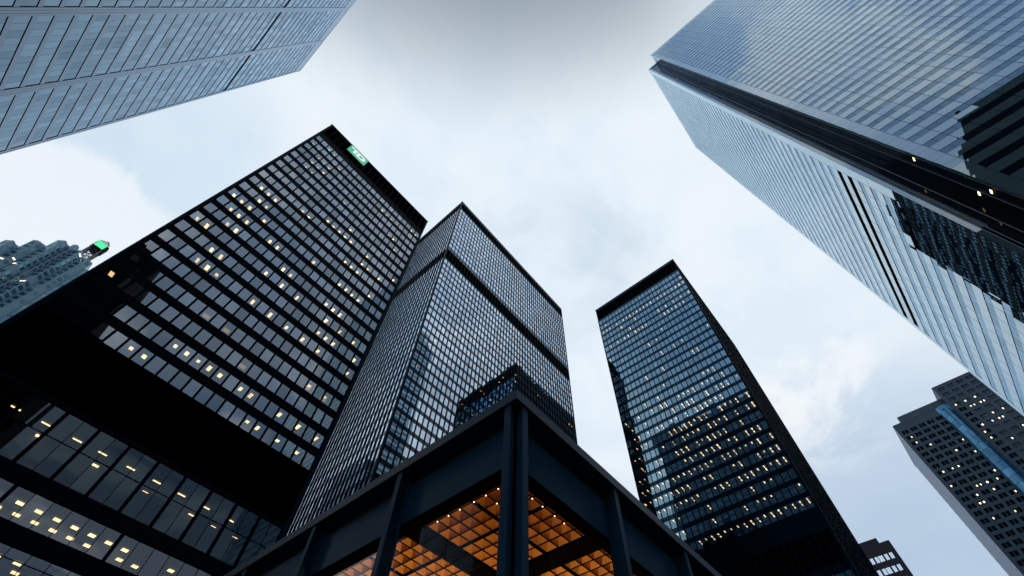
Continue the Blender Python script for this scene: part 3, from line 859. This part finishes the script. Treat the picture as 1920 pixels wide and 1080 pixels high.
# coffered ceiling: 0.432 m pyramids in groups of four between thick bars, beams on the column lines
ZC = 9.98; cs = 0.455
cof = MB(); bars = MB(); spots = MB()
g0x, g0y = gx + .235, gy + .235
def lines(g0):
    pos = []; a = g0
    for k in range(NBAY):
        st = a
        for half in range(2):
            for i in range(4): pos.append((a, a + cs)); a += cs
            a += .10 if half == 0 else (BP - 8 * cs - .10)
    return pos
lxs, lys = lines(g0x), lines(g0y)
for i, (xa, xb) in enumerate(lxs[:40]):
    for j, (ya, yb) in enumerate(lys[:40]):
        if i > 22 and j > 22: continue
        hgt = .30; mxx, myy = (xa + xb) / 2, (ya + yb) / 2; q = .012
        c4 = [(xa + q, ya + q, ZC), (xb - q, ya + q, ZC), (xb - q, yb - q, ZC), (xa + q, yb - q, ZC)]
        e = .05
        t4 = [(mxx - e, myy - e, ZC + hgt), (mxx + e, myy - e, ZC + hgt), (mxx + e, myy + e, ZC + hgt), (mxx - e, myy + e, ZC + hgt)]
        for k in range(4): cof.quad(c4[(k + 1) % 4], c4[k], t4[k], t4[(k + 1) % 4])
        cof.quad(*t4)
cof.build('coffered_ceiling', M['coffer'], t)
xe, ye = lxs[39][1], lys[39][1]
for xa, xb in lxs[:40]: bars.box(xa - .012, xa + .012, g0y, ye, ZC - .03, ZC + .01)
for ya, yb in lys[:40]: bars.box(g0x, xe, ya - .012, ya + .012, ZC - .031, ZC + .009)
for L_, isx in ((lxs, 1), (lys, 0)):
    for k in range(0, 40, 4):
        end = L_[k + 3][1] if k + 3 < len(L_) else None
        nxt = L_[k + 4][0] if k + 4 < 40 else None
        if nxt is None: continue
        if nxt - end < .2:
            (bars.box(end, nxt, g0y, ye, ZC - .034, ZC + .013) if isx else bars.box(g0x, xe, end, nxt, ZC - .035, ZC + .012))
bars.build('ceiling_bars', M['bar'], t)
for L_, isx in ((lxs, 1), (lys, 0)):
    for k in range(7, 39, 8):
        e0, e1 = L_[k][1], L_[k + 1][0]
        bm = MB()
        if isx: bm.box(e0, e1, g0y, ye, ZC - .10, ZC + .3)
        else: bm.box(g0x, xe, e0, e1, ZC - .101, ZC + .299)
        bm.build('ceiling_beam', M['bar'], t)
b = MB(); b.box(g0x - .1, xe + .2, g0y - .1, ye + .2, ZC + .31, HS - .01); b.build('roof_void', M['inner'], t)
b = MB(); b.box(gx + .21, g0x - .012, gy + .21, ye, ZC - .02, ZC + .3); b.box(g0x - .012, xe, gy + .21, g0y - .012, ZC - .02, ZC + .3); b.build('ceiling_margin', M['bar'], t)
b = MB(); b.box(CX + 26, CX + LX - 2, CY + 26, CY + LX - 2, .14, ZC - .2); b.build('inner_core', M['inner'], t)
b = MB(); b.box(gx + .2, CX + LX - .5, gy + .2, CY + LX - .5, .145, .2); b.build('hall_floor', M['inner'], t)
# small bright spots at the bar crossings by the glass, and the hall's own warm lamps
for i in range(0, 12):
    for j in range(0, 12):
        if (i < 1 and j < 7) or (j < 1 and i < 6) or (i + j < 4):
            x, y = lxs[i][1], lys[j][1]
            s_ = MB(); s_.box(x - .013, x + .013, y - .013, y + .013, ZC - .06, ZC - .038, r=.02)
            s_.build('spotlight', M['lamp'], t)
def hall_lamp(x, y, e, size):
    l = bpy.data.lights.new('hall_lamp', 'AREA'); l.energy = e; l.color = (1.0, .56, .21); l.size = size
    o = bpy.data.objects.new('hall_lamp', l); col.objects.link(o); o.location = (x - CX, y - CY, 3.0); o.rotation_euler = (math.pi, 0, 0); o.parent = t
for x, y in ((CX + 5, CY + 5), (CX + 5, CY + 14), (CX + 14, CY + 5), (CX + 14, CY + 14)):
    hall_lamp(x, y, 570, 1.0)

for e in things:
    if '_o' in e: del e['_o']
